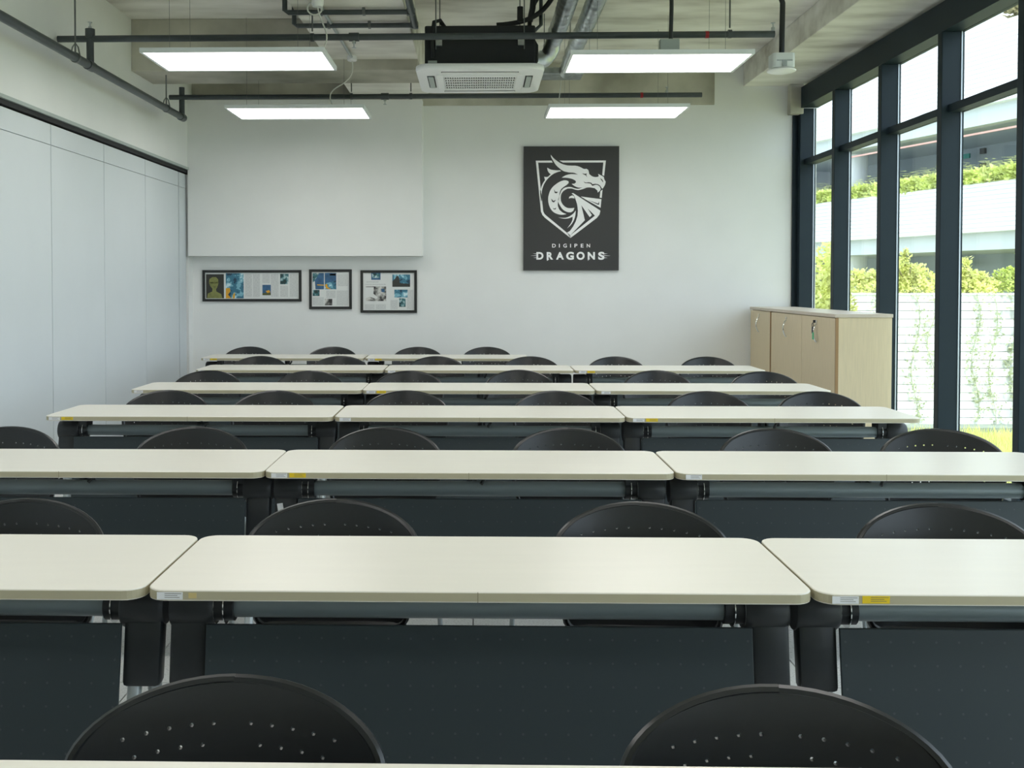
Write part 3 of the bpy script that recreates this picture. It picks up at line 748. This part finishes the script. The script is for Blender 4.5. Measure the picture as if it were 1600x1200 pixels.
for x, y, z, zt in ((-2.75, 6.98, 2.965, ZS), (-2.75, 9.02, 2.965, 3.26), (-2.75, 4.6, 2.965, ZS), (-1.17, 7.25, 3.18, 3.35), (1.76, 7.25, 3.19, ZS), (-0.62, 9.48, 3.17, 3.35), (-1.17, 9.48, 3.17, 3.35)):
    ptube('hanger_rod', [(x, y, z + 0.02), (x, y, zt)], 0.006, 'wire', 6)
    if z < 3:
        ptube('clamp', [(x, y - 0.012, z), (x, y + 0.012, z)], 0.036, 'wire')
        ptube('hanger_yoke', [(x - 0.034, y, z), (x - 0.02, y, z + 0.07), (x, y, z + 0.1), (x + 0.02, y, z + 0.07), (x + 0.034, y, z)], 0.005, 'wire', 6)
    else: ptube('clamp', [(x - 0.012, y, z - 0.022), (x + 0.012, y, z - 0.022)], 0.030)

# ------------------------------------------------------------ cassette air conditioner
ac = tag(empty('cassette_air_conditioner', (0.013, 7.34, 2.95)), 'white ceiling cassette air conditioner with black insulated body', 'air conditioner')
MB().box(-0.40, 0.40, 0.10, 0.84, 0.045, 0.335).build('insulated_body', M['foam'], ac, bevel=0.012)
MB().prism(rrect(-0.465, 0.465, 0.0, 0.94, 0.11, 8), 0.0, 0.045).build('fascia', M['acwhite'], ac, bevel=0.014, smooth=True)
box('grille_backing', M['acdark'], -0.262, 0.262, 0.24, 0.70, -0.003, 0.002, ac)
g = MB()
for k in range(31):
    x = -0.262 + 0.524 * k / 30; g.box(x - 0.0030, x + 0.0030, 0.235, 0.705, -0.010, -0.002)
for k in range(6):
    y = 0.24 + 0.46 * k / 5; g.box(-0.266, 0.266, y - 0.008, y + 0.008, -0.011, -0.003)
g.build('intake_grille', M['acwhite'], ac)
fr = MB(); fr.box(-0.32, -0.268, 0.20, 0.74, -0.008, 0.001); fr.box(0.268, 0.32, 0.20, 0.74, -0.008, 0.001); fr.box(-0.268, 0.268, 0.20, 0.236, -0.008, 0.001); fr.box(-0.268, 0.268, 0.704, 0.74, -0.008, 0.001)
fr.build('grille_frame', M['acwhite'], ac, bevel=0.003)
for s in (-1, 1):
    a, b = sorted((s * 0.335, s * 0.39))
    vn = box('air_outlet', M['acdark'], a, b, 0.24, 0.68, -0.002, 0.003, ac)
    box('louvre', M['greybox'], a + 0.008, b - 0.008, 0.255, 0.665, -0.008, -0.003, vn)
for y in (0.105, 0.835):
    vn = box('air_outlet', M['acdark'], -0.28, 0.28, y - 0.014, y + 0.014, -0.002, 0.003, ac)
    box('louvre', M['acwhite'], -0.275, 0.275, y - 0.006, y + 0.012, -0.006, -0.001, vn)
for sx in (-1, 1):
    for y in (0.085, 0.855):
        tube('hanger_rod', M['wire'], [(sx * 0.318, y, 0.16), (sx * 0.318, y, 0.755)], 0.005, ac, 6)
        bx = sx * 0.318; MB().box(min(bx, bx - sx * 0.045), max(bx, bx - sx * 0.045), y - 0.012, y + 0.012, 0.185, 0.235).build('hanger_bracket', M['steel'], ac)
box('id_tag', M['greybox'], -0.375, -0.31, 0.088, 0.10, 0.055, 0.08, ac)
tube('refrigerant_hose', M['foam'], [(-0.34, 0.09, 0.10), (-0.345, 0.08, 0.25), (-0.33, 0.10, 0.36), (-0.29, 0.14, 0.38), (-0.25, 0.18, 0.33)], 0.016, ac, 8)
tube('refrigerant_hose', M['foam'], bez((0.12, 0.14, 0.345), (0.40, 0.13, 0.36), (0.50, 0.12, 0.42), (0.62, 0.16, 0.755), 14), 0.018, ac, 8)
tube('refrigerant_hose', M['foam'], [(0.36, 0.14, 0.37), (0.38, 0.13, 0.46), (0.40, 0.02, 0.755)], 0.022, ac, 8)
tube('refrigerant_hose', M['foam'], bez((0.36, 0.2, 0.34), (0.37, 0.2, 0.62), (0.52, 0.16, 0.62), (0.66, 0.12, 0.66), 14), 0.016, ac, 8)
tube('refrigerant_hose', M['foam'], [(0.29, 0.12, 0.36), (0.29, 0.12, 0.47)], 0.022, ac, 8)
tube('refrigerant_hose', M['foam'], [(0.40, 0.5, 0.33), (0.43, 0.5, 0.28), (0.43, 0.5, 0.16), (0.40, 0.5, 0.12)], 0.014, ac, 8)
tube('drain_pipe', M['pipe'], [(0.40, 0.2, 0.32), (0.445, 0.2, 0.36), (0.445, 0.2, 0.755)], 0.014, ac, 8)

# ducts
def duct(name, pts, r, label, n=18):
    path = []
    for i in range(len(pts) - 1):
        a, b = Vector(pts[i]), Vector(pts[i + 1]); L = (b - a).length; k = max(1, int(L / 0.03))
        for j in range(k): path.append(a.lerp(b, j / k))
    path.append(Vector(pts[-1]))
    for _ in range(6): path = [path[0]] + [(path[i - 1] + path[i] * 2 + path[i + 1]) / 4 for i in range(1, len(path) - 1)] + [path[-1]]
    o0 = path[0].copy()
    b = MB().tube([p - o0 for p in path], r, n, rfun=lambda i: r * (1.10 if i % 4 == 0 else 1.0))
    o = b.build(name, M['steel'], None, smooth=True); o.location = o0
    return tag(o, label, 'duct')
duct('flexible_duct', [(0.61, 3.55, 3.345), (0.61, 7.5, 3.345), (0.58, 7.95, 3.30), (0.55, 8.02, 3.17), (0.425, 8.0, 3.14)], 0.062, 'silver foil duct bending into the side of the air conditioner')
duct('flexible_duct', [(0.80, 3.55, 3.345), (0.80, 7.7, 3.345), (0.77, 8.15, 3.30), (0.74, 8.4, 3.2), (0.74, 8.62, 3.19)], 0.062, 'silver foil duct right of the first one, above the front right light')
dp = tag(empty('duct_plenum', (0.66, 8.75, 3.17)), 'flat silver duct box behind the air conditioner, on two hangers', 'duct')
MB().box(-0.20, 0.22, -0.13, 0.13, 0.0, 0.06).build('casing', M['steel'], dp, bevel=0.006)
for x in (-0.1, 0.12): tube('hanger_rod', M['wire'], [(x, 0, 0.06), (x, 0, ZS - 3.17)], 0.004, dp, 6)

# conduit loop under the wide beam
cd = tag(empty('conduit_run', (-0.9, 7.2, 3.32)), 'pair of dark conduits crossing under the wide concrete beam, upper left', 'conduit')
for y in (0.0, 0.37):
    tube('conduit', M['pipe'], [(-0.455, y, 0.36), (-0.455, y, 0.015), (-0.43, y, 0.0), (0.40, y, 0.0), (0.43, y, 0.0)], 0.018, cd)
    box('coupling', M['pipe'], 0.40, 0.46, y - 0.024, y + 0.024, -0.024, 0.024, cd, bevel=0.006)
    for x in (-0.2, 0.1): box('clamp', M['wire'], x - 0.01, x + 0.01, y - 0.022, y + 0.022, -0.02, 0.029, cd)
tube('feeder_pipe', M['pipe'], [(0.435, -3.6, 0.0), (0.435, 0.39, 0.0)], 0.026, cd)

# ceiling rose with conduit and cord to the rear left light
cr = tag(empty('ceiling_rose', (-1.07, 8.72, 3.35)), 'small white round junction box under concrete beam with cord to rear light', 'junction box')
MB().lathe([(0.0, -0.042), (0.036, -0.042), (0.042, -0.036), (0.042, 0.0)], 18).build('cover', M['acwhite'], cr, smooth=True)
tube('conduit', M['greymetal'], [(0, -0.03, -0.014), (-0.02, -1.70, -0.014)], 0.012, cr)
tube('cord', M['cord'], bez((0, 0, -0.04), (0.05, 0.02, -0.30), (-0.30, 0.12, -0.18), (-0.19, 0.2, -0.395), 14), 0.0055, cr, 8)
jb = tag(empty('ceiling_rose', (-1.09, 6.98, 3.35)), 'tangled white junction with looped cord above the front left light', 'junction box')
MB().lathe([(0.0, -0.05), (0.035, -0.05), (0.042, -0.03), (0.042, 0.0)], 14).build('cover', M['acwhite'], jb, smooth=True)
tube('cord', M['cord'], bez((0, 0, -0.05), (0.02, 0.05, -0.20), (0.12, 0.05, -0.22), (0.0, -0.02, -0.40), 14), 0.005, jb, 8)
loopp = [(0.05 * math.cos(a) - 0.02, 0.0, -0.06 + 0.045 * math.sin(a)) for a in [2 * PI * k / 14 for k in range(15)]]
tube('cord', M['cord'], loopp, 0.006, jb, 6)
# cord of the right lights
fc = tag(tube('lamp_cord', M['cord'], [(0.72, 8.9, 3.2), (0.70, 8.95, 3.0), (0.715, 8.98, 2.94)], 0.004, None, 6), 'thin pale cord dropping to the rear right panel light', 'cord')

# hanging speaker and drop conduit
sk = tag(empty('ceiling_speaker', (2.165, 7.4, 2.93)), 'white round speaker in metal box hanging on a black conduit', 'speaker')
MB().lathe([(0.0, 0.0), (0.085, 0.0), (0.10, 0.006), (0.102, 0.012), (0.085, 0.024), (0.0, 0.024)], 28).build('flange', M['acwhite'], sk, smooth=True)
MB().prism(rrect(-0.078, 0.078, -0.075, 0.075, 0.025, 4), 0.024, 0.125).build('back_box', M['lampframe'], sk, bevel=0.004, smooth=True)
MB().box(-0.016, 0.016, -0.083, -0.075, 0.03, 0.07).box(-0.055, 0.055, -0.080, -0.076, 0.066, 0.074).build('bracket', M['greymetal'], sk)
tube('conduit', M['black'], [(0.0, 0, 0.12), (0.005, 0, 0.49), (-0.01, 0, 0.54), (-0.05, 0, 0.60), (-0.055, 0, 0.775)], 0.019, sk)
dc = tag(empty('drop_conduit', (1.29, 6.99, 2.985)), 'black drop conduit ending in a pale grey box above front right light', 'conduit')
box('outlet_box', M['greybox'], -0.065, 0.065, -0.03, 0.03, 0.0, 0.085, dc, bevel=0.006)
tube('conduit', M['black'], [(0.01, 0, 0.085), (0.015, 0, 0.30), (0.012, 0, 0.72)], 0.014, dc)

# ------------------------------------------------------------ outside
GZ = -0.28
lawn = struct(box('ground', M['soil'], XR + 0.25, 45, -14, 60, GZ - 0.3, GZ))
def leafmesh(n, fn, size, seed, flat=0.6):
    rnd = random.Random(seed); vs = []; fs = []
    for _ in range(n):
        p = Vector(fn(rnd)); s = size * rnd.uniform(0.6, 1.3)
        a = Vector((rnd.uniform(-1, 1), rnd.uniform(-1, 1), rnd.uniform(-0.3, 0.9))).normalized()
        b = a.cross(Vector((rnd.uniform(-1, 1), rnd.uniform(-1, 1), rnd.uniform(-1, 1)))).normalized() * s * 0.28
        a = a * s; o = len(vs)
        vs += [p, p + a * 0.5 + b, p + a, p + a * 0.5 - b]; fs.append((o, o + 1, o + 2, o + 3))
    m = MB(); m.add(vs, fs); return m
def blades(n, x0, x1, y0, y1, z, hgt, seed):
    rnd = random.Random(seed); m = MB(); vs = []; fs = []
    for _ in range(n):
        x, y = rnd.uniform(x0, x1), rnd.uniform(y0, y1); h = hgt * rnd.uniform(0.5, 1.2); a = rnd.uniform(0, PI)
        dx, dy = 0.008 * math.cos(a), 0.008 * math.sin(a); lx, ly = rnd.uniform(-.4, .4) * h, rnd.uniform(-.4, .4) * h
        o = len(vs); vs += [(x - dx, y - dy, z), (x + dx, y + dy, z), (x + lx, y + ly, z + h)]; fs.append((o, o + 1, o + 2))
    m.add(vs, fs); return m
gr = blades(14000, 3.7, 9.0, 8.5, 11.5, GZ, 0.13, 3).build('lawn_grass', M['leaf2'])
tag(gr, 'bright yellow-green grass on the ground outside the windows', 'grass', kind='stuff')

# garden wall: courses of long white blocks with recessed joints
GY = 12.1
gw = tag(empty('garden_wall', (4.3, GY, GZ)), 'white block garden wall with thin dark joints outside the windows', 'wall')
box('core', M['kerb'], 0.01, 12, 0.02, 0.25, 0.0, 1.565, gw)
ch = 0.0965; cb = MB().box(0, 2.39, 0, 0.03, 0.003, ch - 0.003).build('block', M['brick'], gw, bevel=0.002)
firstb = True
for r in range(16):
    for k in range(3):
        p = (k * 2.4 - (0.6 if r % 2 else 0) * (1 if k else 0), 0, 0.03 + r * ch)
        if firstb: cb.location = p; firstb = False
        else: mesh_obj('block', cb.data, gw, p)
box('coping', M['brick'], -0.01, 12, -0.01, 0.26, 1.565, 1.585, gw)
kb_ = tag(box('planter_kerb', M['kerb'], 4.0, 14, GY - 0.32, GY - 0.002, GZ, GZ + 0.05, None), 'low grey kerb at the foot of the white garden wall', 'kerb')

def shrub(name, x, y, z, rx, ry, h, n, size, m, label, seed, spikes=0):
    e = tag(empty(name, (x, y, z)), label, 'shrub', 'garden shrubs outside')
    def fn(rnd):
        a = rnd.uniform(0, 2 * PI); rr = math.sqrt(rnd.random()); zz = rnd.random() ** 0.8
        k = 1 - 0.6 * zz ** 2
        return (rx * rr * math.cos(a) * k, ry * rr * math.sin(a) * k, h * zz * (0.75 + 0.25 * math.sin(5 * a + seed)))
    f = leafmesh(n, fn, size, seed)
    rnd = random.Random(seed + 99)
    st = MB()
    for _ in range(5):
        a = rnd.uniform(0, 2 * PI)
        st.tube([(0, 0, 0), (rx * .3 * math.cos(a), ry * .3 * math.sin(a), h * .5), (rx * .6 * math.cos(a), ry * .6 * math.sin(a), h * .85)], 0.008, 5)
    for k in range(spikes):
        sx = rnd.uniform(-rx * .7, rx * .7); L = h * rnd.uniform(0.75, 1.0); lean = rnd.uniform(-0.25, 0.25)
        st.tube([(sx, 0, h * .5), (sx + lean * L, 0, h * .6 + L)], 0.006, 5)
        sub = leafmesh(220, lambda r_, sx=sx, L=L, lean=lean: (lambda t: (sx + lean * L * t + r_.gauss(0, .05 * (1.15 - t)), r_.gauss(0, .04), h * .6 + L * t))(r_.random()), size, seed + k + 5)
        f.add(sub.v, sub.f)
    f.build('foliage', M[m], e); st.build('stems', M['stem'], e)
    return e
shrub('leafy_shrub', 3.98, 11.62, GZ, 0.38, 0.4, 2.15, 9000, 0.07, 'leaf2', 'tall yellow-green shrub in front of the wall end, beyond far window bay', 1)
shrub('leafy_shrub', 4.75, 12.55, 1.29, 0.42, 0.25, 0.30, 1500, 0.055, 'leaf2', 'low pale shrub on the garden wall, left of the others', 2)
shrub('leafy_shrub', 5.22, 12.5, 1.29, 0.40, 0.25, 0.36, 2400, 0.05, 'leaf2', 'yellow-green shrub with one arching spray on the garden wall', 3, 1)
shrub('leafy_shrub', 5.92, 12.5, 1.29, 0.42, 0.25, 0.28, 2200, 0.05, 'leaf2', 'yellow-green shrub with tall upright spike on the garden wall', 4, 2)
shrub('leafy_shrub', 6.50, 12.55, 1.31, 0.42, 0.25, 0.30, 2200, 0.05, 'leaf', 'rightmost visible shrub on the garden wall, behind the near mullion', 5, 1)
for k, (x, L, n, seed) in enumerate([(5.12, 1.7, 260, 1), (5.30, 1.1, 120, 2), (5.82, 1.5, 330, 3), (6.02, 1.75, 280, 4), (6.26, 1.6, 420, 5), (6.55, 1.75, 500, 6), (4.62, 0.5, 60, 7)]):
    f = leafmesh(n, lambda r_, L=L: (0.05 * math.sin(9 * (t := r_.random())) + r_.gauss(0, 0.045), -r_.random() * 0.03, -L * t), 0.045, 40 + seed)
    e = tag(empty('trailing_vine', (x, GY - 0.015, 1.30)), 'pale trailing vine hanging down the white garden wall, %s from left' % ['third', 'fourth', 'fifth', 'sixth', 'seventh', 'eighth', 'first'][k] if k != 6 else 'short wisp of vine at the left end of the garden wall', 'vine', 'vines on the garden wall')
    f.build('foliage', M['vine'], e)
    tube('stem', M['vine'], [(0.05 * math.sin(9 * t / 10), -0.006, -L * t / 10) for t in range(11)], 0.004, e, 5)

# opposite building, turned about 17 degrees off the room's axis
ob = tag(empty('opposite_building', (13.6, 26.0, GZ), R(106.6)), 'white terraced building with planted parapets across the garden', 'building')
U0, U1 = -14, 13
def obx(name, m, u0, u1, v0, v1, z0, z1, bevel=0): return box(name, M[m], u0, u1, v0, v1, z0 - GZ, z1 - GZ, ob, bevel)
for (z0, z1) in ((2.76, 4.06), (6.09, 8.15)):
    p = obx('parapet', 'facade', U0, U1, -0.25, -0.03, z0, z1)
    n = int((z1 - z0) / 0.115)
    bb = MB()
    for k in range(n):
        bb.box(U0, U1, -0.04, 0.0, z0 - GZ + k * (z1 - z0) / n + 0.014, z0 - GZ + (k + 1) * (z1 - z0) / n - 0.014)
    bb.build('cladding_courses', M['facade'], p)['kind'] = 'stuff'
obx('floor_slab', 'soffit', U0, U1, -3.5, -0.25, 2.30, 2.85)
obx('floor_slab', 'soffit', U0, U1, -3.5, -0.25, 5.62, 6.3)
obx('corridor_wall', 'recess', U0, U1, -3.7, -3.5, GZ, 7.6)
obx('edge_beam', 'facade', U0, U1, -0.9, -0.5, 2.32, 2.75)
obx('edge_beam', 'facade', U0, U1, -0.9, -0.5, 5.66, 6.08)
obx('pipe', 'pinkpipe', -6, 7.6, -0.62, -0.56, 5.45, 5.50)
obx('end_return', 'facade', U1 - 0.3, U1, -6, -0.25, GZ, 8.2)
for u in (8.12,):
    for z0, z1 in ((GZ, 2.32), (2.85, 5.66)):
        MB().lathe([(0.40, z0 - GZ), (0.40, z1 - GZ)], 18, (u, -1.2, 0)).build('column', M['facade'], ob, smooth=True)
for u, z, m in ((8.9, 2.85, 'bluedoor'), (13.0, 2.85, 'bluedoor'), (3.4, 2.85, 'tealdoor'), (8.6, GZ, 'tealdoor'), (11.5, GZ, 'bluedoor')):
    obx('door', m, u - 0.55, u + 0.55, -3.5, -3.44, z, z + 2.2)
obx('exit_sign', 'greensign', 5.05, 5.35, -3.0, -2.95, 5.24, 5.38)
obx('wall_box', 'black', 4.95, 5.12, -3.5, -3.4, 5.38, 5.55); obx('wall_box', 'black', 4.95, 5.12, -3.5, -3.4, 4.92, 5.09)
obx('exit_sign', 'recess', 5.0, 5.4, -3.0, -2.95, 1.92, 2.12)
# fern planting along the parapet
UV = Matrix.Translation((13.6, 26.0, 0)) @ Matrix.Rotation(R(106.6), 4, 'Z')
def fern_mesh(seed):
    rnd = random.Random(seed); m = MB()
    for k in range(70):
        bx, by = rnd.uniform(-0.5, 0.5), rnd.uniform(-0.18, 0.18); a = rnd.uniform(0, 2 * PI); L = rnd.uniform(0.45, 0.95)
        d = Vector((math.cos(a), math.sin(a), 0)); s = Vector((-d.y, d.x, 0))
        pts = [Vector((bx, by, 0)) + d * (L * 0.6 * t) + Vector((0, 0, L * (1.5 * t - 0.9 * t * t))) for t in (0, .33, .66, 1)]
        for i in range(3):
            for q in range(3):
                c = pts[i].lerp(pts[i + 1], q / 3); w = 0.15 * (1.1 - (i + q / 3) / 3)
                for sg in (-1, 1):
                    tip = c + s * (sg * w) + d * 0.05
                    m.add([c, c + d * 0.035, tip], [(0, 1, 2)])
    q = leafmesh(900, lambda r_: (r_.uniform(-.55, .55), r_.uniform(-.14, .14), 0.36 * r_.random() ** 1.3), 0.13, seed + 300)
    m.add(q.v, q.f)
    return m
ORD = 'first second third fourth fifth sixth seventh eighth ninth tenth eleventh twelfth thirteenth fourteenth fifteenth sixteenth seventeenth eighteenth nineteenth'.split()
fv = [fern_mesh(k) for k in range(3)]
fo = []
for k, u in enumerate([-7.2 + 1.0 * i for i in range(19)]):
    p = UV @ Vector((u, -0.12, 4.055))
    e = empty('parapet_fern', p, R(106.6 + 180 * (k % 2)))
    tag(e, 'bright green fern clump on the opposite parapet, %s from the near end' % ORD[k], 'fern', 'ferns on the parapet')
    if k < 3: o = fv[k].build('fronds', M['fern'], e); fo.append(o.data)
    else: mesh_obj('fronds', fo[k % 3], e)
for i, u in enumerate((-2.5, -1.2, 0.1)):
    p = UV @ Vector((u, -0.42, 8.13))
    e = tag(empty('parapet_grass', p, R(106.6)), 'brownish dry planting on the top parapet, %s of three' % ('nearest', 'middle', 'farthest')[i], 'planting', 'dry plants on the top parapet')
    leafmesh(400, lambda r_: (r_.uniform(-.7, .7), r_.uniform(-.15, .15), r_.random() * 0.5), 0.22, 70 + i).build('foliage', M['stem'], e)
